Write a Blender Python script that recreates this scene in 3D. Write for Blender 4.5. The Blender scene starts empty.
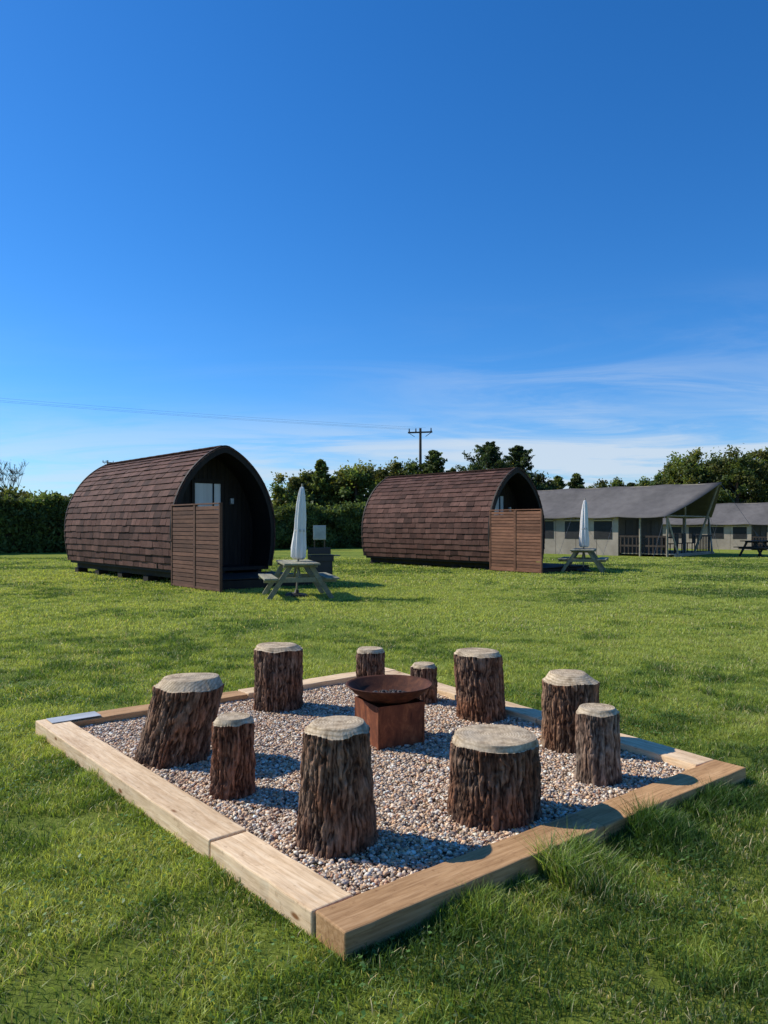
import bpy, math, random
import numpy as np
from mathutils import Vector, Matrix, Euler
rng=np.random.default_rng(7); random.seed(7)
S=bpy.context.scene
S.view_settings.view_transform='Standard'; S.view_settings.look='None'; S.view_settings.exposure=0
SUN=Vector((-0.728,0.245,0.643)).normalized()

# ------------------------------------------------------------ noise
def _h(ix,iy,iz,seed):
    h=(ix*374761393+iy*668265263+iz*1274126177+seed*974711)&0xffffffff
    h=((h^(h>>13))*1103515245)&0xffffffff
    h=((h^(h>>16))*69069)&0xffffffff
    return ((h^(h>>15))&0xffffff)/float(0xffffff)
def vn(p,seed=0):
    p=np.asarray(p,float); i=np.floor(p).astype(np.int64); f=p-i; f=f*f*(3-2*f)
    r=0
    for a in (0,1):
        for b in (0,1):
            for c in (0,1):
                w=(f[:,0] if a else 1-f[:,0])*(f[:,1] if b else 1-f[:,1])*(f[:,2] if c else 1-f[:,2])
                r=r+w*_h(i[:,0]+a,i[:,1]+b,i[:,2]+c,seed)
    return r
def fbm(p,o=3,seed=0):
    p=np.asarray(p,float); s=0;a=1;t=0
    for k in range(o):
        s=s+a*vn(p*(2**k),seed+k*17); t+=a; a*=.5
    return s/t
def xy0(x,y,k=1.): return np.stack([x*k,y*k,np.zeros_like(x)],1)

# ------------------------------------------------------------ mesh helpers
def link(o,parent=None):
    S.collection.objects.link(o)
    if parent is not None: o.parent=parent
    return o
def empty(name,loc=(0,0,0),rz=0.,sc=1.):
    e=bpy.data.objects.new(name,None); e.location=loc; e.rotation_euler=(0,0,rz); e.scale=(sc,)*3
    e.empty_display_size=.2
    return link(e)
def uni(name,V,F,mats,parent=None,col=None,smooth=False,mi=None):
    """V (n,3) F (m,k) fast uniform mesh"""
    V=np.asarray(V,np.float32); F=np.asarray(F,np.int32); k=F.shape[1]
    me=bpy.data.meshes.new(name)
    me.vertices.add(len(V)); me.vertices.foreach_set('co',V.ravel())
    me.loops.add(F.size); me.loops.foreach_set('vertex_index',F.ravel())
    me.polygons.add(len(F)); me.polygons.foreach_set('loop_start',np.arange(0,F.size,k,dtype=np.int32))
    try: me.polygons.foreach_set('loop_total',np.full(len(F),k,np.int32))
    except Exception: pass
    for m in (mats if isinstance(mats,(list,tuple)) else [mats]): me.materials.append(m)
    if mi is not None: me.polygons.foreach_set('material_index',np.asarray(mi,np.int32))
    me.polygons.foreach_set('use_smooth',np.full(len(F),smooth,bool))
    me.update(calc_edges=True)
    if col is not None:
        a=me.color_attributes.new('Col','FLOAT_COLOR','POINT')
        c=np.ones((len(V),4),np.float32); c[:,:3]=col; a.data.foreach_set('color',c.ravel())
    me.validate()
    return link(bpy.data.objects.new(name,me),parent)
CF=np.array([[0,3,2,1],[4,5,6,7],[0,1,5,4],[1,2,6,5],[2,3,7,6],[3,0,4,7]])
class B:
    """accumulate quads: boxes, tubes"""
    def __init__(s): s.V=[];s.F=[];s.C=[];s.n=0
    def add(s,V,F,c=None):
        V=np.asarray(V,float);F=np.asarray(F)
        if c is None: c=random.uniform(.8,1.15)
        s.V.append(V);s.F.append(F+s.n);s.C.append(np.tile(np.array([c,c,c]) if np.isscalar(c) else np.array(c),(len(V),1)));s.n+=len(V)
    def box(s,c,d,rot=(0,0,0),col=None):
        x,y,z=[q/2 for q in d]
        v=np.array([[-x,-y,-z],[x,-y,-z],[x,y,-z],[-x,y,-z],[-x,-y,z],[x,-y,z],[x,y,z],[-x,y,z]])
        R=np.array(Euler(rot).to_matrix()); s.add(v@R.T+np.array(c),CF,col)
    def beam(s,p0,p1,w,h,col=None):
        p0=Vector(p0);p1=Vector(p1);d=p1-p0
        q=d.to_track_quat('X','Z').to_matrix(); L=d.length
        x,y,z=L/2,w/2,h/2
        v=np.array([[-x,-y,-z],[x,-y,-z],[x,y,-z],[-x,y,-z],[-x,-y,z],[x,-y,z],[x,y,z],[-x,y,z]])
        s.add(v@np.array(q).T+np.array((p0+p1)/2),CF,col)
    def tube(s,p0,p1,r0,r1,n=8,col=None):
        p0=Vector(p0);p1=Vector(p1);q=np.array((p1-p0).to_track_quat('Z','Y').to_matrix())
        a=np.linspace(0,2*math.pi,n,endpoint=False); c=np.stack([np.cos(a),np.sin(a),0*a],1)
        V=np.concatenate([(c*r0)@q.T+np.array(p0),(c*r1)@q.T+np.array(p1)])
        F=[[i,(i+1)%n,n+(i+1)%n,n+i] for i in range(n)]
        for k in range(1,n-2,2):
            F.append([0,k+2,k+1,k]); F.append([n,n+k,n+k+1,n+k+2])
        s.add(V,F,col)
    def mk(s,name,mat,parent=None,bevel=0,smooth=False):
        o=uni(name,np.concatenate(s.V),np.concatenate(s.F),mat,parent,np.concatenate(s.C),smooth)
        if bevel:
            m=o.modifiers.new('bev','BEVEL');m.width=bevel;m.segments=2;m.limit_method='ANGLE'
        return o
def lathe(name,prof,mat,parent=None,n=64,fn=None,smooth=True,col=(1,1,1)):
    a=np.linspace(0,2*math.pi,n,endpoint=False);V=[]
    for r,z in prof:
        rr=np.full(n,r) if fn is None else fn(r,z,a)
        V.append(np.stack([rr*np.cos(a),rr*np.sin(a),np.full(n,z)],1))
    F=[[j*n+i,j*n+(i+1)%n,(j+1)*n+(i+1)%n,(j+1)*n+i] for j in range(len(prof)-1) for i in range(n)]
    return uni(name,np.concatenate(V),F,mat,parent,np.tile(col,(n*len(prof),1)),smooth)

# ------------------------------------------------------------ materials
def base(name,rough=.8,spec=.3):
    m=bpy.data.materials.new(name);m.use_nodes=True;nt=m.node_tree
    p=nt.nodes['Principled BSDF'];p.inputs['Roughness'].default_value=rough
    p.inputs['Specular IOR Level'].default_value=spec
    return m,nt,p
def nd(nt,t,**k):
    n=nt.nodes.new(t)
    for a,b in k.items(): setattr(n,a,b)
    return n
def noise(nt,scale,detail=6,stretch=(1,1,1),rough=.6,dist=0,coord='Object'):
    tc=nd(nt,'ShaderNodeTexCoord');mp=nd(nt,'ShaderNodeMapping');mp.inputs['Scale'].default_value=stretch
    nt.links.new(tc.outputs[coord],mp.inputs['Vector'])
    n=nd(nt,'ShaderNodeTexNoise');n.inputs['Scale'].default_value=scale;n.inputs['Detail'].default_value=detail
    n.inputs['Roughness'].default_value=rough;n.inputs['Distortion'].default_value=dist
    nt.links.new(mp.outputs[0],n.inputs['Vector']);return n
def ramp(nt,src,stops):
    r=nd(nt,'ShaderNodeValToRGB');e=r.color_ramp.elements
    while len(e)<len(stops): e.new(.5)
    for x,(p,c) in zip(e,stops): x.position=p;x.color=(*c,1)
    nt.links.new(src,r.inputs[0]);return r
def mixc(nt,f,a,b,mode='MIX'):
    m=nd(nt,'ShaderNodeMix',data_type='RGBA',blend_type=mode)
    for s,i in ((f,0),(a,6),(b,7)):
        if isinstance(s,(int,float)): m.inputs[i].default_value=s
        elif isinstance(s,tuple): m.inputs[i].default_value=(*s,1)
        else: nt.links.new(s,m.inputs[i])
    return m.outputs[2]
def bump(nt,p,h,strength=.5,dist=.01,prev=None):
    b=nd(nt,'ShaderNodeBump');b.inputs['Strength'].default_value=strength;b.inputs['Distance'].default_value=dist
    nt.links.new(h,b.inputs['Height'])
    if prev: nt.links.new(prev,b.inputs['Normal'])
    nt.links.new(b.outputs[0],p.inputs['Normal']);return b.outputs[0]
def surf(name,c1,c2,scale=8,stretch=(1,1,1),rough=.8,spec=.3,bs=.4,bd=.005,attr=True,detail=8,metal=0,big=None):
    m,nt,p=base(name,rough,spec);p.inputs['Metallic'].default_value=metal
    n=noise(nt,scale,detail,stretch)
    r=ramp(nt,n.outputs[0],[(.3,c1),(.7,c2)]);c=r.outputs[0]
    n2=noise(nt,big or scale*.15,3,stretch)
    r2=ramp(nt,n2.outputs[0],[(.3,(.7,.7,.7)),(.7,(1.15,1.15,1.15))]); c=mixc(nt,1.,c,r2.outputs[0],'MULTIPLY')
    if attr:
        a=nd(nt,'ShaderNodeAttribute',attribute_name='Col');c=mixc(nt,1.,c,a.outputs[0],'MULTIPLY')
    nt.links.new(c,p.inputs['Base Color'])
    if bs: bump(nt,p,n.outputs[0],bs,bd)
    return m
def leafmat(name,trans=.35,rough=.5,spec=.25):
    m,nt,p=base(name,rough,spec)
    a=nd(nt,'ShaderNodeAttribute',attribute_name='Col');nt.links.new(a.outputs[0],p.inputs['Base Color'])
    t=nd(nt,'ShaderNodeBsdfTranslucent');c=mixc(nt,1.,a.outputs[0],(1.3,1.25,.6),'MULTIPLY');nt.links.new(c,t.inputs[0])
    mx=nd(nt,'ShaderNodeMixShader');mx.inputs[0].default_value=trans
    nt.links.new(p.outputs[0],mx.inputs[1]);nt.links.new(t.outputs[0],mx.inputs[2])
    nt.links.new(mx.outputs[0],nt.nodes['Material Output'].inputs[0]);return m

M_blade=leafmat('grass_blade',.45,.45,.35);M_leaf=leafmat('foliage',.4,.6,.2)
M_pebble=surf('pebble',(.85,.85,.85),(1.1,1.1,1.1),120,rough=.65,bs=.15,bd=.001)
M_shingle=surf('roof_shingle',(.7,.7,.7),(1.2,1.2,1.2),30,rough=.85,spec=.2,bs=.6,bd=.01)
M_dark=surf('dark_stained_wood',(.012,.009,.007),(.028,.02,.015),12,(1,1,.15),rough=.7)
M_screen=surf('screen_wood',(.12,.058,.035),(.20,.105,.065),14,(.3,.3,2),rough=.75)
M_pic=surf('weathered_wood',(.22,.21,.14),(.36,.34,.24),14,(.3,2,2),rough=.8)
M_tw=surf('tent_timber',(.28,.24,.18),(.42,.37,.28),10,rough=.8)
M_bark=surf('bark',(.45,.42,.40),(1.5,1.45,1.4),85,(1,1,.22),rough=.95,spec=.1,bs=1.,bd=.009)
M_trunk=surf('tree_bark',(.06,.045,.035),(.13,.1,.075),14,(1,1,.3),rough=.9)
M_canvas=surf('roof_canvas',(.115,.105,.097),(.155,.143,.13),3,rough=.85,bs=.2,bd=.02)
M_wall=surf('wall_canvas',(.36,.30,.235),(.46,.39,.31),3,rough=.9,bs=.2,bd=.02)
M_mesh=surf('window_mesh',(.02,.02,.02),(.035,.035,.035),20,rough=.6)
M_white=surf('parasol_fabric',(.84,.81,.76),(.9,.88,.84),20,(1,1,.3),rough=.8,bs=.2,big=1.)
M_black=surf('black_metal',(.012,.012,.012),(.025,.025,.025),30,rough=.45,spec=.5,bs=.1)
M_pole=surf('pole_wood',(.09,.065,.045),(.15,.11,.08),6,(1,1,.1),rough=.9)
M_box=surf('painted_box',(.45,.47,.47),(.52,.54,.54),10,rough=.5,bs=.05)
M_wire=surf('aluminium_wire',(.12,.13,.14),(.18,.19,.2),3,rough=.5,bs=0)
M_curtain=surf('curtain',(.45,.53,.58),(.55,.62,.66),6,(4,4,.2),rough=.2,spec=.9,bs=0)

def timber(name,c1,c2,c3):
    m,nt,p=base(name,.75,.25)
    n=noise(nt,9,8,(.35,6,6),.65,.8); n2=noise(nt,2.2,4,(.5,2,2),.5); n3=noise(nt,60,4,(.15,1,1));n5=noise(nt,26,6,(1,1,1),.7)
    c=ramp(nt,n.outputs[0],[(.25,c1),(.5,c2),(.75,c3)]).outputs[0]
    c=mixc(nt,1.,c,ramp(nt,n2.outputs[0],[(.3,(.78,.74,.70)),(.65,(1.1,1.1,1.1))]).outputs[0],'MULTIPLY')
    c=mixc(nt,.5,c,ramp(nt,n3.outputs[0],[(.35,(.7,.64,.58)),(.6,(1.1,1.1,1.1))]).outputs[0],'MULTIPLY')
    c=mixc(nt,.7,c,ramp(nt,n5.outputs[0],[(.28,(.5,.42,.36)),(.42,(1,1,1))]).outputs[0],'MULTIPLY')
    tc=nd(nt,'ShaderNodeTexCoord');mp=nd(nt,'ShaderNodeMapping');mp.inputs['Scale'].default_value=(1.6,4,4)
    nt.links.new(tc.outputs['Object'],mp.inputs[0])
    v=nd(nt,'ShaderNodeTexVoronoi');v.inputs['Scale'].default_value=1.6;nt.links.new(mp.outputs[0],v.inputs['Vector'])
    k=ramp(nt,v.outputs['Distance'],[(.05,(.35,.22,.13)),(.1,(1,1,1))]).outputs[0]
    c=mixc(nt,1.,c,k,'MULTIPLY')
    a=nd(nt,'ShaderNodeAttribute',attribute_name='Col');c=mixc(nt,1.,c,a.outputs[0],'MULTIPLY')
    nt.links.new(c,p.inputs['Base Color']);bump(nt,p,n.outputs[0],.35,.004);return m
M_pale=timber('pale_timber',(.62,.42,.23),(.84,.62,.38),(.94,.76,.52))
M_tan=timber('brown_timber',(.31,.17,.075),(.49,.29,.135),(.61,.39,.205))

# sawn top
m,nt,p=base('sawn_wood',.85,.15)
tc=nd(nt,'ShaderNodeTexCoord')
w=nd(nt,'ShaderNodeTexWave',wave_type='RINGS',rings_direction='Z');w.inputs['Scale'].default_value=22;w.inputs['Distortion'].default_value=2.5
w.inputs['Detail'].default_value=3;w.inputs['Detail Scale'].default_value=1.5
nt.links.new(tc.outputs['Object'],w.inputs['Vector'])
n=noise(nt,14,8);n2=noise(nt,90,5,(1,.15,1));n3=noise(nt,5,4)
c=ramp(nt,w.outputs[0],[(0,(.44,.33,.20)),(.6,(.63,.50,.33))]).outputs[0]
c=mixc(nt,1.,c,ramp(nt,n.outputs[0],[(.32,(.45,.41,.37)),(.56,(1.05,1.05,1.05))]).outputs[0],'MULTIPLY')
c=mixc(nt,.6,c,ramp(nt,n2.outputs[0],[(.35,(.65,.61,.57)),(.6,(1.1,1.1,1.1))]).outputs[0],'MULTIPLY')
c=mixc(nt,ramp(nt,n3.outputs[0],[(.46,(0,0,0)),(.72,(.6,.6,.6))]).outputs[0],c,(.36,.32,.25))
nt.links.new(c,p.inputs['Base Color']);bump(nt,p,n2.outputs[0],.5,.004);M_top=m

# rust
m,nt,p=base('rusty_steel',.8,.3);p.inputs['Metallic'].default_value=.15
n=noise(nt,14,10,(1,1,.5),.7,.5);n2=noise(nt,120,4)
c=ramp(nt,n.outputs[0],[(.25,(.04,.016,.01)),(.5,(.19,.06,.027)),(.75,(.40,.15,.06))]).outputs[0]
a=nd(nt,'ShaderNodeAttribute',attribute_name='Col');c=mixc(nt,1.,c,a.outputs[0],'MULTIPLY')
nt.links.new(c,p.inputs['Base Color']);bump(nt,p,n2.outputs[0],.3,.002);M_rust=m

# ground
m,nt,p=base('grass_ground',.95,.1)
n1=noise(nt,.35,5,(.5,1.4,1));n2=noise(nt,3.5,8,rough=.7);n3=noise(nt,45,8,(1,1,1),.75);n4=noise(nt,.06,3)
c=ramp(nt,n3.outputs[0],[(.3,(.085,.105,.02)),(.5,(.20,.25,.045)),(.72,(.37,.41,.10))]).outputs[0]
c=mixc(nt,1.,c,ramp(nt,n2.outputs[0],[(.3,(.6,.68,.6)),(.7,(1.3,1.25,1.15))]).outputs[0],'MULTIPLY')
c=mixc(nt,1.,c,ramp(nt,n1.outputs[0],[(.3,(.66,.78,.74)),(.7,(1.32,1.18,1.1))]).outputs[0],'MULTIPLY')
c=mixc(nt,1.,c,ramp(nt,n4.outputs[0],[(.35,(.95,.97,.9)),(.7,(1.2,1.15,1.1))]).outputs[0],'MULTIPLY')
nt.links.new(c,p.inputs['Base Color'])
b1=bump(nt,p,n3.outputs[0],.8,.04);M_ground=m
# gravel bed
m,nt,p=base('gravel_bed',.9,.2)
tc=nd(nt,'ShaderNodeTexCoord');v=nd(nt,'ShaderNodeTexVoronoi');v.inputs['Scale'].default_value=55;nt.links.new(tc.outputs['Object'],v.inputs['Vector'])
c=mixc(nt,1.,v.outputs['Color'],(.35,.28,.22),'MULTIPLY');c=mixc(nt,.6,c,(.27,.20,.15))
nt.links.new(c,p.inputs['Base Color']);bump(nt,p,v.outputs['Distance'],.8,.01);M_bed=m

# ------------------------------------------------------------ fire pit frame geometry
N=np.array([-.134,2.54]);L=np.array([-2.5,5.3]);Fc=np.array([0.,7.3]);R=np.array([2.10,4.29])
quad=[N,R,Fc,L]
def inside(x,y,grow=0.):
    ok=np.ones(len(x),bool)
    for i in range(4):
        a=quad[i];b=quad[(i+1)%4];d=(b-a)/np.linalg.norm(b-a)
        ok&=(d[0]*(y-a[1])-d[1]*(x-a[0]))>-grow
    return ok
e=np.concatenate([-np.geomspace(1500,20,12),np.linspace(-18,18,19),np.geomspace(20,1500,12)])
X,Y=np.meshgrid(e,e);k=len(e)
V=np.stack([X.ravel(),Y.ravel(),np.zeros(k*k)],1)
F=[[j*k+i,j*k+i+1,(j+1)*k+i+1,(j+1)*k+i] for j in range(k-1) for i in range(k-1)]
uni('grass_ground',V,F,M_ground,smooth=True)

# ------------------------------------------------------------ grass blades
def blades(x,y,h,w,col,lean=.5):
    n=len(x);a=rng.uniform(0,2*np.pi,n);b=rng.uniform(0,2*np.pi,n)
    ln=rng.uniform(.1,1,n)*lean*h
    ux=np.cos(a)*w/2;uy=np.sin(a)*w/2;dx=np.cos(b)*ln;dy=np.sin(b)*ln
    V=np.zeros((n,6,3),np.float32)
    for q,(t,ws,ds) in enumerate(((0,1,0),(.55,.8,.35),(1,.12,1.))):
        V[:,2*q,0]=x-ux*ws+dx*ds;V[:,2*q,1]=y-uy*ws+dy*ds;V[:,2*q,2]=h*t*(1-.15*ds)
        V[:,2*q+1,0]=x+ux*ws+dx*ds;V[:,2*q+1,1]=y+uy*ws+dy*ds;V[:,2*q+1,2]=h*t*(1-.15*ds)
    o=np.arange(n)[:,None]*6
    F=np.concatenate([o+np.array([0,1,3,2]),o+np.array([2,3,5,4])])
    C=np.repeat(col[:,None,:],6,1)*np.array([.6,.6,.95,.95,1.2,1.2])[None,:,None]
    return V.reshape(-1,3),F,C.reshape(-1,3)
def gcol(x,y):
    n=len(x)
    g=np.array([.235,.325,.055]);yl=np.array([.46,.51,.13]);dk=np.array([.085,.155,.033]);st=np.array([.70,.60,.34])
    big=fbm(xy0(x,y,.55),3,3);mid=fbm(xy0(x,y,3.5),3,9);st_=fbm(np.stack([x*.12,y*.55,0*x],1),3,61)
    far=np.clip((y-3)/7,0,1)
    t=np.clip((big-.45)*3.0+(mid-.5)*2.6+(st_-.5)*3.0*far+.24+.28*far+rng.normal(0,.22,n),0,1)[:,None]
    c=np.where(t<.5,dk+(g-dk)*t*2,g+(yl-g)*(t-.5)*2)
    s=rng.random(n)<.04+.12*(fbm(xy0(x,y,2.3),2,21)>.6)
    c[s]=st*rng.uniform(.6,1.1,(s.sum(),1))
    return c*rng.uniform(.6,1.4,(n,1))
Vs=[];Fs=[];Cs=[];off=0
def addb(V,F,C):
    global off
    Vs.append(V);Fs.append(F+off);Cs.append(C);off+=len(V)
for d0,d1,den,h,w in ((1.3,3.5,11000,.034,.0038),(3.5,6,7500,.033,.0045),(6,10,3400,.034,.0066),(10,18,1100,.037,.011),(18,34,300,.042,.022)):
    A=(d1-d0)*(2*(.75*d1+1.2)); n=int(A*den)
    x=rng.uniform(-1,1,n)*(.75*d1+1.2);y=rng.uniform(d0,d1,n)
    k=(np.abs(x)<.68*y+1.0)&~inside(x,y,.005)
    bare=fbm(xy0(x,y,2.7),3,55)
    k&=~((bare>.66)&(rng.random(n)<.75))
    x=x[k];y=y[k]
    hh=h*(.25+1.55*fbm(xy0(x,y,4.5),3,5))*rng.uniform(.5,1.4,len(x))
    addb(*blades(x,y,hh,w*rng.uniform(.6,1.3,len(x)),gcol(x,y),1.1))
nt_=420;tx=rng.uniform(-4,4,nt_);ty=rng.uniform(1.6,8,nt_);k=~inside(tx,ty,.1)&(np.abs(tx)<.7*ty+.6);tx=tx[k];ty=ty[k]
m_=26;x=np.repeat(tx,m_)+rng.normal(0,.022,len(tx)*m_);y=np.repeat(ty,m_)+rng.normal(0,.022,len(tx)*m_)
k=~inside(x,y,.01);x=x[k];y=y[k]
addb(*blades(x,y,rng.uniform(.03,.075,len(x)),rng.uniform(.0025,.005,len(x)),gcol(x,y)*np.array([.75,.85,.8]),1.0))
def edge(a,b,n,hmax,spread,seed,t0=0,t1=1):
    t=rng.uniform(t0,t1,n);d=(b-a);Ld=np.linalg.norm(d);nrm=np.array([d[1],-d[0]])/Ld
    cl=fbm(np.stack([t*Ld*4,t*0,t*0],1),3,seed)
    o=np.abs(rng.normal(0,spread,n))*(.5+cl)+.004
    x=a[0]+d[0]*t+nrm[0]*o;y=a[1]+d[1]*t+nrm[1]*o
    h=hmax*np.clip((cl-.25)*2.2,.25,1.3)*rng.uniform(.35,1.1,n)*np.exp(-o*2.5)
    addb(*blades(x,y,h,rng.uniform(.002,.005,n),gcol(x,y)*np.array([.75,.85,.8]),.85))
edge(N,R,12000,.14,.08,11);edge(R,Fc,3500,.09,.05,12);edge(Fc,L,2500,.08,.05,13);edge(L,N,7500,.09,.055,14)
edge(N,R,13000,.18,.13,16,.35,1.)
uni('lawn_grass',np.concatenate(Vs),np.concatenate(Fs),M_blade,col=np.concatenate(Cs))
# clover / broad leaves
n=30000;x=rng.uniform(-4.5,4.5,n);y=rng.uniform(1.4,7,n)
k=(fbm(xy0(x,y,1.7),3,77)>.53)&~inside(x,y,.02)&(np.abs(x)<.68*y+.8);x=x[k];y=y[k];n=len(x)
s=rng.uniform(.005,.012,n);a=rng.uniform(0,6.28,n);z=rng.uniform(.014,.04,n)
V=np.zeros((n,4,3));ca,sa=np.cos(a),np.sin(a);tl=rng.uniform(-.5,.5,(n,2))
for q,(u,v) in enumerate(((-1,0),(0,-.7),(1,0),(0,.7))):
    V[:,q,0]=x+s*(u*ca-v*sa);V[:,q,1]=y+s*(u*sa+v*ca);V[:,q,2]=z+s*(u*tl[:,0]+v*tl[:,1])
c=np.array([.11,.21,.05])*rng.uniform(.6,1.6,(n,1))
uni('clover_leaves',V.reshape(-1,3),np.arange(4*n).reshape(-1,4),M_blade,col=np.repeat(c,4,0))

# ------------------------------------------------------------ timber edging
frame=empty('timber_edging',(0,0,0))
cen=(N+L+R+Fc)/4
def edging(a,b,top,mat,name,w=.19,cv=1.):
    d=b-a;Ld=np.linalg.norm(d);d=d/Ld;nr=np.array([-d[1],d[0]])
    if np.dot(nr,cen-a)<0: nr=-nr
    c=(a+b)/2+nr*w/2
    nseg=14;bb=B()
    xs=np.linspace(-Ld/2+.0015,Ld/2-.0015,nseg);V=[];F=[]
    for i,xx in enumerate(xs):
        jz=rng.normal(0,.0012);jy=rng.normal(0,.0012)
        V+=[[xx,-w/2+jy,-.06],[xx,w/2+jy,-.06],[xx,w/2+jy,top+jz],[xx,-w/2+jy,top+jz]]
        if i:
            o=(i-1)*4
            for q in range(4): F.append([o+q,o+(q+1)%4,o+4+(q+1)%4,o+4+q])
    F.append([0,3,2,1]);o=(nseg-1)*4;F.append([o,o+1,o+2,o+3])
    bb.add(V,np.array(F)[:,::-1],cv)
    ob=bb.mk(name,mat,frame);ob.location=(c[0],c[1],0);ob.rotation_euler=(0,0,math.atan2(d[1],d[0]))
    m=ob.modifiers.new('b','BEVEL');m.width=.007;m.segments=2;m.limit_method='ANGLE';m.angle_limit=math.radians(50)
def P(a,b,t): return a+(b-a)*t
uw=.195
dNL=(L-N)/np.linalg.norm(L-N)
edging(N,P(N,R,.52),.100,M_tan,'beam_front_a');edging(P(N,R,.521),R,.096,M_tan,'beam_front_b',cv=(1.12,1.1,1.05))
edging(N+dNL*uw,P(N,L,.27),.094,M_pale,'beam_side_a',cv=1.05);edging(P(N,L,.271),L,.099,M_pale,'beam_side_b',cv=.97)
dLF=(Fc-L)/np.linalg.norm(Fc-L);edging(L+dLF*uw,P(L,Fc,.5),.095,M_tan,'beam_back_a',cv=1.1);edging(P(L,Fc,.501),Fc,.1,M_pale,'beam_back_b')
dRF=(R-Fc)/np.linalg.norm(R-Fc);edging(Fc+dRF*uw,P(Fc,R,.6),.097,M_pale,'beam_far_a',cv=.95);edging(P(Fc,R,.601),R-dRF*uw,.093,M_pale,'beam_far_b')
pl=B();pl.box((0,0,0),(.34,.15,.004),col=1.);o=pl.mk('corner_wet_sheen',M_box,frame);o.location=(L[0]+.25,L[1]+.07,.106);o.rotation_euler=(0,0,.68)  # added thin pale sheet, its colour stands in for a wet reflection on the beam

# gravel
ins=.12
def shrink(p): d=cen-p;return p+d/np.linalg.norm(d)*ins
q=[shrink(v) for v in (N,R,Fc,L)]
uni('gravel_bed',[[*v,.034] for v in q],[[0,1,2,3]],M_bed)
n=72000;u=rng.random(n);v=rng.random(n)
pts=(q[0][None]*((1-u)*(1-v))[:,None]+q[1][None]*(u*(1-v))[:,None]+q[2][None]*(u*v)[:,None]+q[3][None]*((1-u)*v)[:,None])
ph=(1+5**.5)/2
ico=np.array([[-1,ph,0],[1,ph,0],[-1,-ph,0],[1,-ph,0],[0,-1,ph],[0,1,ph],[0,-1,-ph],[0,1,-ph],[ph,0,-1],[ph,0,1],[-ph,0,-1],[-ph,0,1]])/math.sqrt(1+ph*ph)
IF=np.array([[0,11,5],[0,5,1],[0,1,7],[0,7,10],[0,10,11],[1,5,9],[5,11,4],[11,10,2],[10,7,6],[7,1,8],[3,9,4],[3,4,2],[3,2,6],[3,6,8],[3,8,9],[4,9,5],[2,4,11],[6,2,10],[8,6,7],[9,8,1]])
def stones(pts,z,rad):
    n=len(pts)
    a=rng.uniform(0,6.28,n);ax=rad*rng.uniform(.85,1.35,n);ay=rad*rng.uniform(.6,1.,n);az=rad*rng.uniform(.4,.8,n)
    W=ico[None]*(1+rng.normal(0,.09,(n,12,1)))
    lx=W[:,:,0]*ax[:,None];ly=W[:,:,1]*ay[:,None];lz=W[:,:,2]*az[:,None]
    t=rng.normal(0,.35,n)[:,None];lx2=lx*np.cos(t)-lz*np.sin(t);lz=lx*np.sin(t)+lz*np.cos(t);lx=lx2
    ca=np.cos(a)[:,None];sa=np.sin(a)[:,None]
    V=np.stack([lx*ca-ly*sa+pts[:,0,None],lx*sa+ly*ca+pts[:,1,None],lz+z[:,None]],2)
    return V.reshape(-1,3),(np.arange(n)[:,None,None]*12+IF[None]).reshape(-1,3)
rad=.0055+.009*rng.random(n)**1.6
z=.036+.014*fbm(xy0(pts[:,0],pts[:,1],4),2,4)+rng.uniform(0,.010,n)
V,F=stones(pts,z,rad)
pal=np.array([[.70,.49,.31],[.86,.69,.50],[.48,.34,.23],[.31,.25,.20],[.74,.48,.27],[.90,.82,.68],[.54,.30,.18],[.17,.14,.12],[.62,.52,.42]])
ci=rng.choice(len(pal),n,p=[.2,.15,.14,.08,.12,.11,.08,.03,.09])
c=np.minimum(pal[ci]*rng.uniform(.75,1.2,(n,1)),.93)
uni('gravel',V,F,M_pebble,col=np.repeat(c,12,0),smooth=True)

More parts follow.
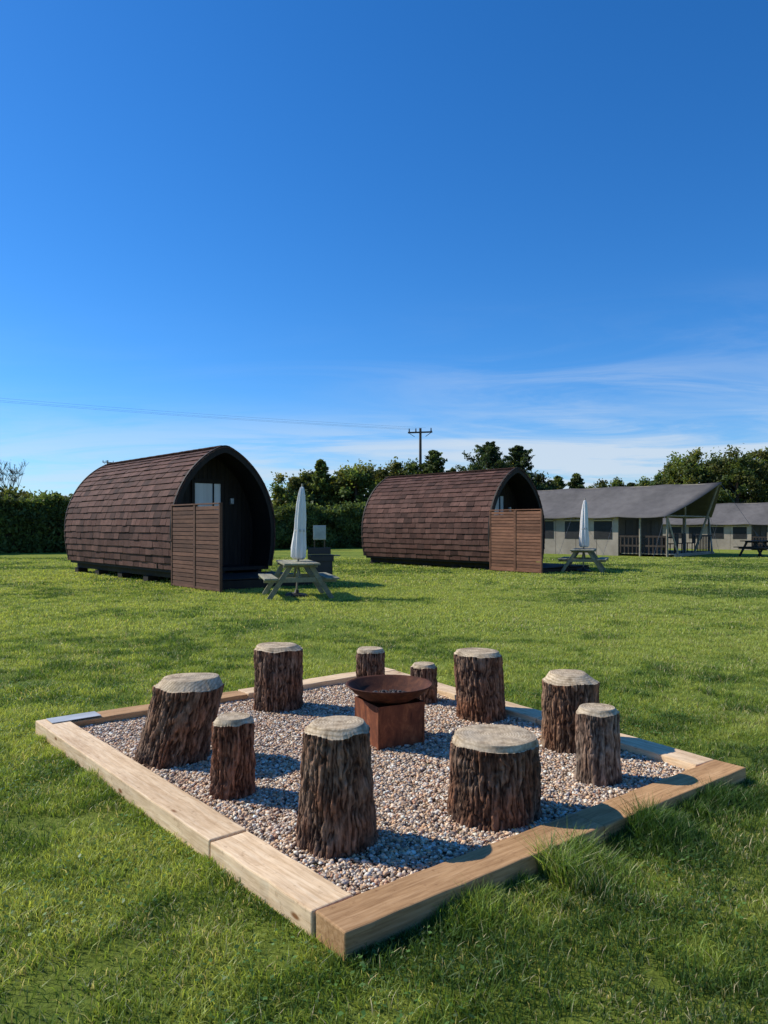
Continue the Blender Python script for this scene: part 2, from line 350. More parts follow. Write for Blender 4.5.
# ------------------------------------------------------------ stumps
def stump(x,y,topz,rb,rt,seed,lean=(0,0),tone=(1,1,1),amp=1.,chamf=.14,drop=.03):
    H=topz-.025;ns=320;nz=110
    a=np.linspace(0,2*math.pi,ns,endpoint=False);ca,sa=np.cos(a),np.sin(a)
    V=[];C=[]
    low=lambda t:fbm(np.stack([ca*1.3+seed,sa*1.3,np.full(ns,t*.7)],1),2,seed)-.5
    Hb=H-drop
    hz_edge=(fbm(np.stack([ca*1.6,sa*1.6,np.full(ns,seed*1.)],1),2,seed+5)-.5)*.03
    for j in range(nz+1):
        t=j/nz;z=t*(Hb)+t**6*hz_edge
        r0=(rb+(rt-rb)*min(1,t*1.15))+.014*math.exp(-t*9)*rb/.17
        r=r0*(1+.16*low(t))
        wob=.6*(fbm(np.stack([ca*r0*22,sa*r0*22,z*16],1),2,seed+4)-.5)
        p=np.stack([ca*r0*46+seed*3+wob*2,sa*r0*46+wob*2,z*6.5+0*ca],1)
        n1=fbm(p,3,seed+1);rid=1-np.abs(2*n1-1)*2.6;rid=np.clip(rid,0,1)
        n2=fbm(np.stack([ca*r0*150,sa*r0*150,z*32],1),2,seed+2)
        n3=fbm(np.stack([ca*r0*14,sa*r0*14,z*8],1),2,seed+8)
        n4=fbm(np.stack([ca*r0*60,sa*r0*60,z*60],1),2,seed+9)
        plate=1-rid**1.2
        d=((plate-.45)*.014+(n2-.5)*.008+(n3-.5)*.014+(n4-.5)*.007)*amp
        if j==nz: d=d*.7
        rr=r+d
        V.append(np.stack([rr*ca,rr*sa,z],1))
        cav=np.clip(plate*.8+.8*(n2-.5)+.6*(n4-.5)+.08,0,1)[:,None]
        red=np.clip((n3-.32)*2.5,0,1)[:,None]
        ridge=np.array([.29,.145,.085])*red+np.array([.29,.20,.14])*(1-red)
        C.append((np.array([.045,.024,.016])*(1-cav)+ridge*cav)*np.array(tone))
    rtop=rt*(1+.16*low(1.))
    ch=chamf*(.5+1.1*fbm(np.stack([ca*1.2,sa*1.2,0*ca+seed+9],1),1,seed+3))
    ch=np.maximum(ch,.05)
    rings=[(rtop*.975,Hb+hz_edge+.002),(rtop*(1-ch),np.full(ns,H-.003)),(rtop*(1-ch-.03),np.full(ns,H))]
    for f in (.75,.5,.3,.1,.0): rings.append((rtop*(1-ch)*f,np.full(ns,H)))
    for qi,(rr,z) in enumerate(rings):
        zz=z+ (.0 if qi==0 else 1)*(fbm(np.stack([rr*ca*7,rr*sa*7,0*ca+seed],1),2,seed)-.5)*.006
        V.append(np.stack([rr*ca,rr*sa,zz],1));C.append(np.ones((ns,3)))
    rows=len(V);F=[];mi=[]
    for j in range(rows-1):
        for i in range(ns):
            F.append([j*ns+i,j*ns+(i+1)%ns,(j+1)*ns+(i+1)%ns,(j+1)*ns+i]);mi.append(0 if j<nz+0 else 1)
    V=np.concatenate(V);t=V[:,2:3]/H
    V[:,0:1]+=t*lean[0];V[:,1:2]+=t*lean[1]
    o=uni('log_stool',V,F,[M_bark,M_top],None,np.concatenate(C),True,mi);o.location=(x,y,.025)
    try: o.data.set_sharp_from_angle(angle=math.radians(38))
    except Exception: pass
    return o
stump(-.216,3.40,.595,.178,.152,3,(0,0),chamf=.18,drop=.035)
stump(.56,3.74,.445,.222,.215,5,(0,0),chamf=.1)
stump(-.82,4.0,.468,.112,.108,8,(.01,0),tone=(1.15,.95,.9))
stump(-1.33,4.6,.555,.205,.205,11,(.13,.02),chamf=.27,drop=.055)
stump(1.22,4.23,.46,.125,.115,14,tone=(1.25,1.55,1.75),amp=.6)
stump(1.22,4.85,.53,.17,.172,17,(0,0),tone=(1.1,1.15,1.1),chamf=.26,drop=.05)
stump(.745,5.6,.55,.18,.175,21,(-.04,0),tone=(1.1,1.05,1.))
stump(.33,6.1,.36,.105,.105,24)
stump(-.12,6.55,.41,.12,.12,27)
stump(-.845,5.9,.545,.185,.183,30)

# ------------------------------------------------------------ fire bowl
fb=empty('fire_pit_bowl',(.035,5.0,.04),math.radians(28))
pr=[(.001,.262),(.09,.268),(.17,.295),(.235,.335),(.278,.375),(.29,.384),(.292,.390),(.287,.392),(.272,.383),(.23,.340),(.165,.300),(.09,.280),(.001,.276)]
lathe('bowl',pr,M_rust,fb,96,col=(.42,.42,.44))
bb=B()
vv=[]
for zz,hh in ((0,.165),(.285,.176)):
    vv+=[[-hh,-hh,zz],[hh,-hh,zz],[hh,hh,zz],[-hh,hh,zz]]
bb.add(vv,[[0,1,5,4],[1,2,6,5],[2,3,7,6],[3,0,4,7]],1.1)
o=bb.mk('base_box',M_rust,fb);sm=o.modifiers.new('s','SOLIDIFY');sm.thickness=.008
bb=B()
for sx in (-1,1):
    for sy in (-1,1): bb.box((sx*.167,sy*.167,.135),(.016,.016,.272),col=.9)
bb.mk('corner_welds',M_rust,fb,.003)
n=700;rr=.16*np.sqrt(rng.random(n));aa=rng.uniform(0,6.28,n)
V,F=stones(np.stack([rr*np.cos(aa),rr*np.sin(aa)],1),.282+.018*(rr/.16)**2+rng.uniform(0,.012,n),rng.uniform(.004,.014,n))
uni('ash',V,F,M_pebble,fb,col=np.repeat(np.array([.05,.045,.042])*rng.uniform(.5,2.5,(n,1)),12,0))

# ------------------------------------------------------------ camping pods
cp=[(1.36,0),(1.44,.4),(1.475,.85),(1.455,1.27),(1.36,1.69),(1.18,2.10),(.92,2.48),(.60,2.79),(.28,3.0),(0,3.1)]
def cat(cp,n):
    cp=[np.array(c) for c in cp];c=[2*cp[0]-cp[1]]+cp+[np.array([-cp[-2][0],cp[-2][1]])];out=[]
    for i in range(1,len(c)-2):
        for k in range(n):
            t=k/n;out.append(.5*((2*c[i])+(-c[i-1]+c[i+1])*t+(2*c[i-1]-5*c[i]+4*c[i+1]-c[i+2])*t*t+(-c[i-1]+3*c[i]-3*c[i+1]+c[i+2])*t**3))
    out.append(cp[-1]);return np.array(out)
half=cat(cp,6)
seg=np.linalg.norm(np.diff(half,axis=0),axis=1);cum=np.concatenate([[0],np.cumsum(seg)])
def at(s,off=0.):
    s=min(max(s,0),cum[-1]-1e-6);x=np.interp(s,cum,half[:,0]);z=np.interp(s,cum,half[:,1])
    s2=min(s+.02,cum[-1]);s1=max(s-.02,0)
    d=np.array([np.interp(s2,cum,half[:,0])-np.interp(s1,cum,half[:,0]),np.interp(s2,cum,half[:,1])-np.interp(s1,cum,half[:,1])])
    d/=np.linalg.norm(d);nrm=np.array([d[1],-d[0]])
    return np.array([x,z])+nrm*off
def pod(loc,rz,z0,Lp=5.6,scr=1.9,sd=1,stone=(1,1,1)):
    random.seed(sd)
    W2=1.475
    P=empty('camping_pod',loc,rz)
    def xf(x): return x+W2
    full=np.concatenate([half*[ -1,1],(half[::-1])[1:]])
    m=len(full)
    def extr(name,prof,y0,y1,mat,cap=False):
        V=[];F=[]
        for yy in (y0,y1):
            for p_ in prof: V.append([xf(p_[0]),yy,z0+p_[1]])
        k=len(prof)
        for i in range(k-1): F.append([i,i+1,k+i+1,k+i])
        return uni(name,V,F,mat,P,np.ones((len(V),3)),True)
    extr('hull_outer',full,0.02,Lp-.02,M_dark);inner=full*[.945,.965]
    extr('lining',inner,0.02,1.3,M_dark)
    for nm,yy in (('front_trim',0.),('rear_trim',Lp)):
        bb=B()
        for i in range(m-1):
            a,b_=full[i],full[i+1];ai,bi=full[i]*[.93,.955],full[i+1]*[.93,.955];ao,bo=a*[1.03,1.018],b_*[1.03,1.018]
            v=[]
            for y_ in (yy-.03,yy+.03):
                for p_ in (ai,bi,bo,ao): v.append([xf(p_[0]),y_,z0+p_[1]])
            bb.add(v,CF,1.)
        bb.mk(nm,M_dark,P)
    for nm,yy,sc_ in (('front_wall',.95,.96),('rear_wall',Lp-.08,.99)):
        bb=B();nb=22
        xs=np.linspace(-W2*.97,W2*.97,nb+1)
        for i in range(nb):
            def zt(x):
                x=abs(x);k=len(half)-1
                while k>0 and half[k][0]<x and half[k][1]>.9:k-=1
                return half[min(k+1,len(half)-1)][1]*sc_
            xa,xb=xs[i]+.004,xs[i+1]-.004
            za,zb=zt(xa),zt(xb)
            v=[[xf(xa),yy-.015,z0],[xf(xb),yy-.015,z0],[xf(xb),yy+.015,z0],[xf(xa),yy+.015,z0],[xf(xa),yy-.015,z0+za],[xf(xb),yy-.015,z0+zb],[xf(xb),yy+.015,z0+zb],[xf(xa),yy+.015,z0+za]]
            bb.add(v,CF)
        bb.mk(nm,M_dark,P)
    bb=B();yd=.915
    for sx in (-.43,.43): bb.box((xf(sx),yd,z0+1.15),(.09,.05,2.3))
    for zz in (.06,1.45,2.27): bb.box((xf(0),yd,z0+zz),(.77,.05,.12))
    bb.box((xf(0),yd,z0+.75),(.77,.03,1.28));bb.box((xf(.16),yd-.01,z0+1.86),(.03,.045,.7))
    bb.mk('door',M_dark,P,.004)
    bb=B();bb.box((xf(0),yd+.01,z0+1.86),(.77,.015,.72),col=1.);bb.mk('door_window',M_curtain,P)
    bb=B();bb.box((xf(.72),.9,z0+1.75),(.09,.08,.16),col=1.);bb.mk('wall_light',M_box,P,.01)
    bb=B();ex=.187;nc=int(cum[-1]/ex)
    for sgn in (-1,1):
        for cidx in range(nc+1):
            s0=cidx*ex-.02;s1=min(s0+ex+.05,cum[-1])
            if s0>cum[-1]-.05: continue
            yy=-.05-(random.random()*.3 if cidx%2 else .16*random.random())
            crow=random.uniform(.85,1.15)
            while yy<Lp+.05:
                wd=random.choice((.26,.34,.34,.42));ya=max(yy,-.05)+.004;yb=min(yy+wd,Lp+.05)-.004;yy+=wd
                if yb-ya<.04: continue
                o0=.042+random.uniform(-.005,.012);j=random.uniform(-.010,.010)
                a0=at(s0+j,o0);a1=at(s0+j,o0-.026);b0=at(s1,.012);b1=at(s1,-.004)
                v=[]
                for y_ in (ya,yb):
                    for p_ in (a1,b1,b0,a0): v.append([xf(p_[0]*sgn),y_,z0+p_[1]])
                t=random.random();c=np.array([.088,.040,.029])*(1-t)+np.array([.135,.069,.052])*t
                if random.random()<.16:c=c*.6
                bb.add(v,CF,tuple(c*crow*random.uniform(.85,1.2)))
    bb.mk('roof_shingles',M_shingle,P)
    bb=B()
    yy=0
    while yy<Lp-.05: bb.box((xf(0),yy+.15,z0+3.135),(.26,.305,.025),(random.uniform(-.03,.03),0,0),col=(.08,.04,.03));yy+=.3
    bb.mk('ridge_cap',M_shingle,P)
    bb=B();bb.box((xf(0),Lp/2,z0-.045),(2.7,Lp-.1,.09))
    for sx in (-1.1,0,1.1): bb.box((xf(sx),Lp/2,z0-.17),(.12,Lp-.2,.16))
    for sx in (-1.1,0,1.1):
        for yy in np.linspace(.3,Lp-.3,5): bb.box((xf(sx),yy,(z0-.25)/2),(.3,.3,z0-.25))
    bb.mk('floor_and_skids',M_dark,P,.004)
    bb=B()
    for i in range(13): bb.box((xf(.02),-.1-.145*i,z0-.16),(2.75,.135,.028))
    for sx in (-1.3,0,1.3): bb.box((xf(sx),-.97,(z0-.18)/2),(.08,1.85,z0-.18))
    bb.box((xf(0),-1.915,(z0-.19)/2),(2.7,.03,z0-.19))
    bb.mk('deck',M_dark,P,.003)
    bb=B();pw=scr/2;x0=.0
    for k_ in range(2):
        ys=-.03-k_*pw;hh=1.95
        for e_ in (ys-.02,ys-pw+.02): bb.box((x0,e_,hh/2+.02),(.07,.045,hh+.02),col=tuple(.8*np.array(stone)))
        zc=.12
        while zc<hh-.03:
            bb.box((x0-.012+random.uniform(-.002,.002),ys-pw/2,zc),(.018,pw-.06,.082),col=tuple(random.uniform(.7,1.25)*np.array(stone)));zc+=.098
        bb.box((x0,ys-pw/2,hh+.03),(.08,pw-.01,.03),col=stone);bb.box((x0,ys-pw/2,.06),(.06,pw-.06,.05),col=stone)
    bb.mk('privacy_screen',M_screen,P,.002)
    return P
pod((-5.19,18.1,0),math.radians(42),.40,7.4,2.35,1,(.95,.9,.88))
pod((3.45,24.2,0),math.radians(42),.31,6.4,2.05,2,(1.5,1.35,1.25))

# ------------------------------------------------------------ picnic tables
def picnic(loc,rz,sc=1.,mat=None):
    mat=mat or M_pic
    T=empty('picnic_table',loc,rz,sc);b=B()
    for i in range(5): b.box((0,-.3+.15*i,.74),(1.75,.14,.038))
    for sy in (-1,1):
        for k in (0,1): b.box((0,sy*(.56+.145*k),.44),(1.75,.135,.038))
    b.mk('planks',mat,T,.004)
    b=B()
    for sx in (-.6,.6):
        for sy in (-1,1): b.beam((sx,sy*.66,0),(sx,sy*.2,.72),.045,.10)
        b.beam((sx+.046,-.76,.40),(sx+.046,.76,.40),.04,.10)
        b.beam((sx+.046,-.36,.70),(sx+.046,.36,.70),.04,.08)
        b.beam((sx*.9,0,.41),(sx*.15,0,.71),.04,.08)
    b.mk('frame',mat,T,.004);return T
def parasol(loc,tilt=(0,0),rz=0,top=2.3,bot=.80):
    P=empty('closed_parasol',loc,rz);P.rotation_euler=(tilt[0],tilt[1],rz)
    f=lambda r,z,a: r*(1+.22*np.cos(8*a+z*1.5)+.06*np.cos(3*a+z*4))
    Hh=top-bot
    pr=[(.02,bot+.03),(.09,bot),(.135,bot+.05),(.14,bot+.16*Hh),(.115,bot+.35*Hh),(.11,bot+.4*Hh),(.105,bot+.55*Hh),(.085,bot+.75*Hh),(.06,bot+.9*Hh),(.035,top-.03),(.004,top)]
    lathe('canopy',pr,M_white,P,64,f)
    b=B();b.tube((0,0,.05),(0,0,top+.05),.02,.018,12,1.);b.mk('pole',M_tw,P)
    b=B();b.tube((0,0,bot+.38*Hh),(0,0,bot+.41*Hh),.122,.120,24,.6);b.mk('strap',M_white,P)
    lathe('foot',[(.001,0),(.24,0),(.24,.04),(.2,.06),(.05,.08),(.04,.14),(.001,.14)],M_black,P,32)
picnic((-1.82,15.5,0),math.radians(104),.97)
parasol((-1.84,15.55,0),(0,math.radians(3)),0,2.32,.78)
picnic((6.45,23.9,0),math.radians(70),.95)
parasol((6.45,23.95,0),(math.radians(1),math.radians(1)),1.,2.32,.78)
M_darkpic=surf('dark_picnic_wood',(.04,.03,.025),(.08,.06,.045),14,rough=.8)
picnic((17.9,35.2,0),math.radians(20),1,M_darkpic)

bq=empty('barbecue',(-1.65,19.3,0),.3,.88)
b=B()
b.box((0,0,.72),(.7,.42,.16),col=1.);b.box((0,0,.815),(.74,.46,.02),col=1.2);b.box((0,.2,.93),(.7,.03,.2),col=1.);b.box((.45,0,.8),(.22,.36,.02),col=1.)
for sx in (-.3,.3):
    for sy in (-.17,.17): b.box((sx,sy,.33),(.035,.035,.66),col=1.)
b.box((0,0,.2),(.66,.4,.02),col=1.);b.box((0,0,.45),(.6,.36,.4),col=1.)
b.mk('body',M_black,bq,.006)
sb=empty('utility_box',(-3.85,44.2,0),.1)
b=B();b.box((0,0,1.05),(.75,.25,.85),col=1.);b.box((0,-.135,1.05),(.66,.02,.76),col=.9);b.mk('cabinet',M_box,sb,.01)
b=B();b.box((-.3,0,.32),(.08,.08,.62),col=1.);b.box((.3,0,.32),(.08,.08,.62),col=1.);b.mk('legs',M_pole,sb)

# ------------------------------------------------------------ safari tents
RZ=math.radians(48.2)
def tent(loc,rz,sc=1.,Lt=9.,W=5.6):
    T=empty('safari_tent',loc,rz,sc)
    ez,rzd=2.02,3.5;nu,nv=10,20
    for side,nm in ((0,'roof_near'),(1,'roof_far')):
        V=[];F=[]
        for j in range(nv+1):
            v=j/nv
            for i in range(nu+1):
                u=i/nu
                yf=-.25+(-1.5)*u;y=yf+(Lt-yf)*v
                x=-.35+(W/2+.35)*u
                z=ez-.12+(rzd-ez+.12)*u-.10*math.sin(math.pi*u)-.05*abs(math.sin(math.pi*v*4))*(u)-.06*(1-u)*abs(math.sin(math.pi*v*4))+.06*u*(1-v)
                if side: x=W-x
                V.append([x,y,z])
        for j in range(nv):
            for i in range(nu):
                a=j*(nu+1)+i;F.append([a,a+1,a+nu+2,a+nu+1])
        o=uni(nm,V,F,M_canvas,T,np.ones((len(V),3)),True);s=o.modifiers.new('s','SOLIDIFY');s.thickness=.015
    b=B()
    for xx in (0,W):
        ys=np.linspace(2.2,Lt,7)
        for i in range(6):
            b.box((xx,(ys[i]+ys[i+1])/2,.98),(.03,ys[i+1]-ys[i]-.02,1.96),col=random.uniform(.95,1.05))
    for yy in (2.2,Lt-.05):
        v=[]
        for y_ in (yy-.01,yy+.01): v+=[[0.02,y_,.0],[W-.02,y_,.0],[W-.02,y_,1.98],[.02,y_,1.98]]
        b.add(v,CF,.25);v=[]
        for y_ in (yy-.01,yy+.01): v+=[[0.02,y_,1.98],[W-.02,y_,1.98],[W/2+.05,y_,3.3],[W/2-.05,y_,3.3]]
        b.add(v,CF,.2)
    b.mk('canvas_walls',M_wall,T)
    b=B()
    for i,yc in enumerate((3.0,4.6,6.2,7.7)):
        b.box((-.022,yc,1.25),(.012,.95,.9),col=1.)
    for xc in (1.2,W-1.2): b.box((xc,2.175,1.3),(.9,.012,.9),col=1.)
    b.box((W/2,2.175,1.0),(1.3,.012,1.95),col=1.)
    b.mk('mesh_windows',M_mesh,T)
    b=B()
    for yc in (3.0,4.6,6.2,7.7): b.tube((-.05,yc-.5,1.74),(-.05,yc+.5,1.74),.045,.045,8,1.)
    b.mk('rolled_flaps',M_wall,T)
    b=B()
    for xx in (-.05,W+.05):
        b.tube((xx,-.2,0),(xx,-.2,1.95),.055,.05);b.tube((xx+(.5 if xx<1 else -.5),-.55,0),(xx,-.2,1.9),.045,.04)
        b.tube((xx,1.1,0),(xx,1.1,1.95),.05,.05)
    b.tube((W/2,-.4,0),(W/2,-1.6,3.5),.06,.05);b.tube((W/2,0,0),(W/2,0,3.45),.06,.05)
    b.tube((W/2,-1.7,3.47),(W/2,Lt,3.40),.05,.05);b.tube((-.1,-.2,1.93),(W+.1,-.2,1.93),.045,.045)
    b.mk('poles',M_tw,T,smooth=False)
    b=B()
    for xx,sg in ((-.35,-1),(W+.35,1)):
        for yy in (-.2,2.2,4.5,6.8): b.tube((xx,yy,1.9),(xx+sg*1.4,yy,.0),.007,.007,4)
    b.tube((W/2,-1.7,3.5),(W/2,-4.,0),.007,.007,4)
    b.mk('guy_ropes',M_wire,T)
    b=B()
    for i in range(16): b.box((W/2,-.4+.16*i,.12),(W-.1,.15,.04))
    b.box((W/2,-.5,.06),(W-.1,.04,.1))
    b.mk('deck',M_tw,T)
    b=B()
    for z_ in (.5,.95): b.box((.02,1.0,z_),(.04,2.3,.09))
    for yy in np.linspace(-.1,2.1,12): b.box((.02,yy,.55),(.03,.06,.8))
    b.box((4.4,-.4,.95),(2.2,.04,.09))
    for xx in np.linspace(3.4,5.4,10): b.box((xx,-.4,.55),(.06,.03,.8))
    b.box((2.2,.8,.88),(1.6,.8,.05))
    for sx in (-.7,.7):
        for sy in (-.3,.3): b.box((2.2+sx,.8+sy,.5),(.07,.07,.74))
    for sx in (1.0,1.9,3.3):
        b.box((sx,-.05,.6),(.42,.42,.04));b.box((sx,-.25,.85),(.42,.04,.5))
        for qx in (-.18,.18):
            for qy in (-.18,.18): b.box((sx+qx,-.05+qy,.36),(.04,.04,.46))
    b.mk('railing_and_furniture',M_darkpic,T)
    return T
tent((13.1,34.7,0),RZ,1.)
tent((23.3,43.0,-.0),RZ,.82,11)

# ------------------------------------------------------------ utility poles & wires
def upole(loc,h,rz=0.):
    P=empty('utility_pole',loc,rz);b=B()
    b.tube((0,0,0),(0,0,h),.15,.10,10,1.);b.box((0,-.12,h-.35),(2.0,.1,.12),col=.9)
    for sx in (-.9,.9): b.beam((sx*.5,-.12,h-.7),(sx,-.12,h-.4),.04,.04)
    b.mk('pole_and_crossarm',M_pole,P)
    b=B()
    for sx in (-.9,-.35,.9): b.tube((sx,-.12,h-.29),(sx,-.12,h-.02),.06,.04,8,1.)
    b.mk('insulators',M_black,P)
upole((2.95,60,0),9.35,-.25);upole((-67,20,0),11.2,-.5);upole((-44.8,120,0),12.0,.9)
b=B();A=Vector((-67,20,11.0));C_=Vector((2.95,60,9.3))
for o in (-.8,-.2,.8):
    for i in range(40):
        def pt(t):
            p=A.lerp(C_,t);p.z-=.9*4*t*(1-t);return p+Vector((o*.5,-o*.8,0))
        b.tube(pt(i/40),pt((i+1)/40),.0045,.0045,4,1.)
b.mk('overhead_wires',M_wire)

# ------------------------------------------------------------ foliage
def leaves(pts,size,cols,nrm=None):
    n=len(pts);u=rng.normal(size=(n,3));u/=np.linalg.norm(u,axis=1)[:,None]
    w=rng.normal(size=(n,3));w-=u*(w*u).sum(1)[:,None];w/=np.linalg.norm(w,axis=1)[:,None]
    s=(size*rng.uniform(.6,1.3,n))[:,None]
    V=np.stack([pts-u*s,pts-w*s*.55,pts+u*s,pts+w*s*.55],1)
    return V.reshape(-1,3),np.arange(4*n).reshape(-1,4),np.repeat(cols,4,0)
def tree(x,y,h,w,kind='round',name='tree',tone=(.05,.085,.022),n=11000,seed=0,zmin=.25,sparse=1.,leaf=.13):
    rr=np.random.default_rng(seed+100)
    T=empty(name,(x,y,0))
    pts=[];cols=[];b=B();tr=h*.022+.04
    b.tube((0,0,0),(0,0,h*.5),tr,tr*.7,8);b.tube((0,0,h*.5),(0,0,h*.95),tr*.7,tr*.12,8)
    if kind=='cone':
        # conifer: whorls of upswept boughs carrying sprays of foliage
        nb=110;per=int(n/nb)
        for k in range(nb):
            t=((k+.5)/nb)**1.05;z0=h*(zmin*.4+(1-zmin*.4)*t*.97);ln=w/2*((1-t)**.75+.05)*rr.uniform(.55,1.15)
            az=k*2.4+rr.uniform(-.4,.4);up=rr.uniform(.1,.55)+.5*t
            d=np.array([math.cos(az),math.sin(az),up])
            s=rr.uniform(.05,1.,per)**.7
            sp=(.10+.20*(1-s))*(.4+ln*.35)
            p=np.array([0,0,z0])+d*ln*s[:,None]+rr.normal(size=(per,3))*sp[:,None]*np.array([1,1,.55])
            br=rr.uniform(.55,1.4)*(.6+.6*s)*rr.uniform(.6,1.4,per)
            pts.append(p);cols.append(np.array(tone)*br[:,None])
            if k%3==0: b.tube((0,0,z0),tuple(np.array([0,0,z0])+d*ln*.9),tr*.3,tr*.06,6)
    else:
        L_=[]
        for k in range(70):
            v=rr.normal(size=3);v/=np.linalg.norm(v);q=rr.uniform(.3,1.05)**.5
            cz=h*(zmin+(1-zmin)/2);hz=h*(1-zmin)/2
            lr=rr.uniform(.10,.27)*w/2*1.2
            L_.append((v[0]*q*(w/2-lr*.4),v[1]*q*(w/2-lr*.4),cz+v[2]*q*(hz-lr*.2),lr,.85))
        per=int(n*sparse/len(L_))
        for (lx,ly,lz,lr,sq) in L_:
            d=rr.normal(size=(per,3));d/=np.linalg.norm(d,axis=1)[:,None]
            q=rr.uniform(.1,1.,per)**.5*np.abs(1+.42*rr.normal(size=per))
            p=d*q[:,None]*lr*np.array([1,1,sq])+np.array([lx,ly,lz])
            br=rr.uniform(.55,1.5)*(1+.3*(d[:,2]))*rr.uniform(.6,1.4,per)
            pts.append(p);cols.append(np.array(tone)*br[:,None]*np.array([rr.uniform(.85,1.35),1,1]))
        for (lx,ly,lz,lr,sq) in L_[::3]:
            z0=min(lz*.75,h*.8);b.tube((0,0,z0),(lx,ly,lz),tr*.4,tr*.08,6)
    pts=np.concatenate(pts);cols=np.concatenate(cols);k=pts[:,2]>.1
    V,F,C=leaves(pts[k],leaf if kind!='cone' else .11,cols[k]);uni('crown',V,F,M_leaf,T,col=C)
    b.mk('trunk',M_trunk,T);return T
pl_=[(-60,24),(-40,30),(-12,44),(-1.3,50),(40,66),(90,84)]
pts=[];cols=[];core=B()
for (ax,ay),(bx_,by) in zip(pl_[:-1],pl_[1:]):
    d=np.array([bx_-ax,by-ay],float);Ld=float(np.linalg.norm(d));d=d/Ld;nr=np.array([d[1],-d[0]])
    n=int(Ld*1500);t=rng.random(n)*Ld
    X=ax+d[0]*t;Y=ay+d[1]*t
    hh=2.35+1.7*(fbm(xy0(X,Y,.55),3,31)-.4)+.35*(X<-12)
    face=rng.random(n);top=face<.35
    z=np.where(top,hh+rng.normal(0,.16,n),hh*rng.random(n))
    bul=.6*(fbm(np.stack([X*.9,Y*.9,z*1.1],1),3,8)-.5)*2
    rnd=1-.25*np.clip((z/hh-.6)/.4,0,1)**2*2
    off_=np.where(top,rng.uniform(-.9,.9,n),(.95*rnd+bul+rng.normal(0,.09,n)))
    X=X+nr[0]*off_;Y=Y+nr[1]*off_
    pts.append(np.stack([X,Y,z],1))
    br_=(.2+1.9*np.clip(fbm(np.stack([X*.8,Y*.8,z*1.2],1),3,41)*1.6-.3,0,1))*rng.uniform(.55,1.5,n)
    cols.append(np.array([.085,.115,.035])*br_[:,None])
    core.box(((ax+bx_)/2,(ay+by)/2,.9),(Ld,1.1,1.8),(0,0,math.atan2(d[1],d[0])),col=.35)
hg=empty('hedge')
pts=np.concatenate(pts);V,F,C=leaves(pts,.115,np.concatenate(cols));uni('leaves',V,F,M_leaf,hg,col=C)
core.mk('branch_core',M_trunk,hg)
def px(p,D): return (p-384)/740*D
G1=(.085,.115,.035);G2=(.13,.165,.045);G3=(.055,.08,.03)
specs=[(290,55,5.3,3.6,'round',G2),(306,57,5.7,3.0,'round',G1),(321,56,6.5,3.4,'cone',G2),(338,58,5.6,3.8,'round',G1),(356,56,6.0,4.8,'round',G2),(378,57,6.2,5.0,'round',G2),
(400,57,6.3,4.4,'round',G2),(434,58,7.4,5.2,'cone',G1),(416,60,6.7,4,'round',G1),(450,62,6.3,4,'round',G1),(489,60,8.2,8.0,'cone',G3),(476,63,6.7,4.2,'round',G3),(503,61,6.9,4.6,'round',G1),(519,62,8.2,6.8,'cone',G3),(535,64,6.2,4.0,'round',G3),
(558,66,5.9,3.6,'cone',G2),(577,66,6.1,3.8,'cone',G1),(594,67,5.7,3.6,'round',G1),(612,68,5.6,3.4,'round',G2),(632,68,5.4,3.4,'cone',G3),(652,66,5.8,3.6,'round',G1),
(672,63,6.5,3.8,'round',G1),(690,60,7.7,5.0,'round',G2),(712,62,7.6,5.,'round',G1),(737,58,7.8,5.4,'round',G1),(760,60,7.4,5.,'round',G2),(785,60,7.6,5.4,'round',G1),(820,62,7.6,5.4,'round',G1),
(30,44,3.4,4.6,'round',G1),(56,45,3.1,3.8,'round',G1),(-20,42,3.9,5,'round',G1)]
for i,(p,D,h,w,k,g) in enumerate(specs):
    tree(px(p,D),D,h,w,k,'conifer_tree' if k=='cone' else 'tree',g,13000,i,zmin=.12)
T=empty('bare_tree',(px(12,49),49,0),0,1.);b=B();rr=random.Random(9)
tips=[]
def br(p,d,l,r,lev):
    q=p+d*l;b.tube(p,q,r,r*.65,5,1.)
    if lev==0: tips.append(q);return
    for k in range(3 if lev>1 else 5):
        nd_=(d+Vector((rr.uniform(-.75,.75),rr.uniform(-.75,.75),rr.uniform(.0,.6)))).normalized();br(q,nd_,l*rr.uniform(.55,.78),max(r*.55,.014),lev-1)
br(Vector((0,0,0)),Vector((0,0,1)),2.5,.12,5)
zm=max(t.z for t in tips);T.scale=(5.9/zm,)*3
b.mk('branches',M_trunk,T)
tp=np.array([list(t) for t in tips]);tp=tp+rng.normal(0,.10,(len(tp),3))
V,F,C=leaves(tp,.04,np.array([.10,.11,.05])*rng.uniform(.6,1.4,(len(tp),1)));uni('sparse_leaves',V,F,M_leaf,T,col=C)

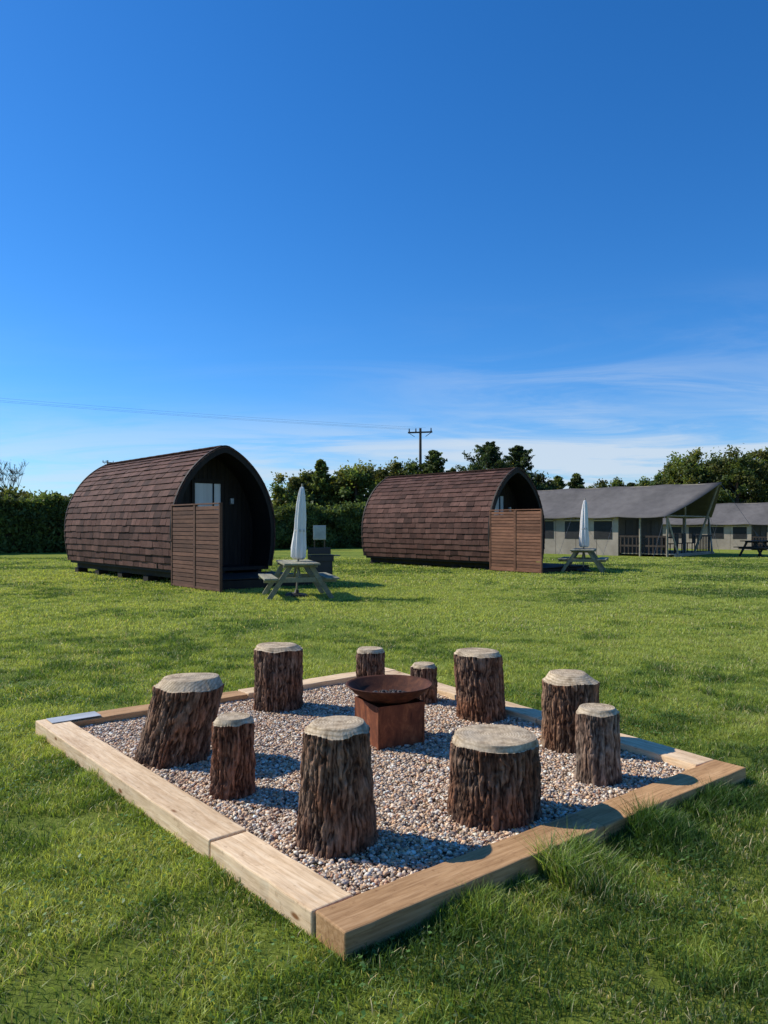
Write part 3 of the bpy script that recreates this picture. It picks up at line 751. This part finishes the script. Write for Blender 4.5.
# ------------------------------------------------------------ world, sun, camera
Wd=bpy.data.worlds.new('World');S.world=Wd;Wd.use_nodes=True;nt=Wd.node_tree
bg=nt.nodes['Background'];bg.inputs[1].default_value=.12
sky=nd(nt,'ShaderNodeTexSky',sky_type='NISHITA');sky.sun_disc=False
sky.sun_elevation=math.asin(SUN.z);sky.sun_rotation=math.atan2(SUN.x,SUN.y)
sky.air_density=1.0;sky.dust_density=.2;sky.ozone_density=2.0
skc=mixc(nt,1.,sky.outputs[0],(.58,.88,1.28),'MULTIPLY')
hs=nd(nt,'ShaderNodeHueSaturation');hs.inputs['Saturation'].default_value=1.12;nt.links.new(skc,hs.inputs['Color'])
tc=nd(nt,'ShaderNodeTexCoord');sp=nd(nt,'ShaderNodeSeparateXYZ');nt.links.new(tc.outputs['Generated'],sp.inputs[0])
def mth(op,a,b_=None):
    m=nd(nt,'ShaderNodeMath',operation=op)
    for i,s in enumerate((a,b_)):
        if s is None: continue
        if isinstance(s,(int,float)): m.inputs[i].default_value=s
        else: nt.links.new(s,m.inputs[i])
    return m.outputs[0]
zz=mth('ADD',mth('MAXIMUM',sp.outputs[2],0.),.09)
cx=mth('DIVIDE',sp.outputs[0],zz);cy=mth('DIVIDE',sp.outputs[1],zz)
cb=nd(nt,'ShaderNodeCombineXYZ');nt.links.new(cx,cb.inputs[0]);nt.links.new(cy,cb.inputs[1])
mp=nd(nt,'ShaderNodeMapping');mp.inputs['Rotation'].default_value=(0,0,math.radians(-32));mp.inputs['Scale'].default_value=(.42,.9,1);mp.inputs['Location'].default_value=(3.1,1.7,0)
nt.links.new(cb.outputs[0],mp.inputs[0])
def nz(s,d,r,di):
    n=nd(nt,'ShaderNodeTexNoise');n.inputs['Scale'].default_value=s;n.inputs['Detail'].default_value=d;n.inputs['Roughness'].default_value=r;n.inputs['Distortion'].default_value=di
    nt.links.new(mp.outputs[0],n.inputs['Vector']);return n.outputs[0]
def mr(v,a,b_,c,d):
    m=nd(nt,'ShaderNodeMapRange',interpolation_type='SMOOTHSTEP');nt.links.new(v,m.inputs[0])
    for i,q_ in enumerate((a,b_,c,d)): m.inputs[i+1].default_value=q_
    return m.outputs[0]
wisp=mr(nz(1.5,12,.64,1.1),.36,.74,0,1);patch=mr(nz(.5,3,.5,.3),.34,.58,0.1,1)
el=mr(sp.outputs[2],.10,.31,1,0);rt_=mr(sp.outputs[0],-.15,.38,.10,1.)
f=mth('MULTIPLY',mth('MULTIPLY',wisp,patch),mth('MULTIPLY',el,rt_));f=mth('MULTIPLY',f,.75)
low=mth('MULTIPLY',mr(sp.outputs[2],.06,.18,1,0),mth('MULTIPLY',mr(nz(1.2,9,.62,.9),.34,.62,.12,1),mr(sp.outputs[0],-.5,.2,.5,1.)))
f=mth('MINIMUM',mth('ADD',f,low),.85)
mx=nd(nt,'ShaderNodeMix',data_type='RGBA');nt.links.new(f,mx.inputs[0]);nt.links.new(hs.outputs[0],mx.inputs[6]);mx.inputs[7].default_value=(5.4,6.2,7.1,1)
nt.links.new(mx.outputs[2],bg.inputs[0])
sl=bpy.data.lights.new('sun','SUN');sl.energy=5.0;sl.angle=math.radians(.5);sl.color=(1,.94,.84)
so=bpy.data.objects.new('sun',sl);so.rotation_euler=(-SUN).to_track_quat('-Z','Y').to_euler();link(so)
cam=bpy.data.cameras.new('camera');cam.sensor_fit='VERTICAL';cam.sensor_height=36;cam.sensor_width=27;cam.lens=740/1024*36
cam.shift_y=13/1024;cam.clip_end=4000;cam.clip_start=.05
co=bpy.data.objects.new('camera',cam);co.location=(0,0,1.5);co.rotation_euler=(math.radians(90),0,0);link(co)
S.camera=co
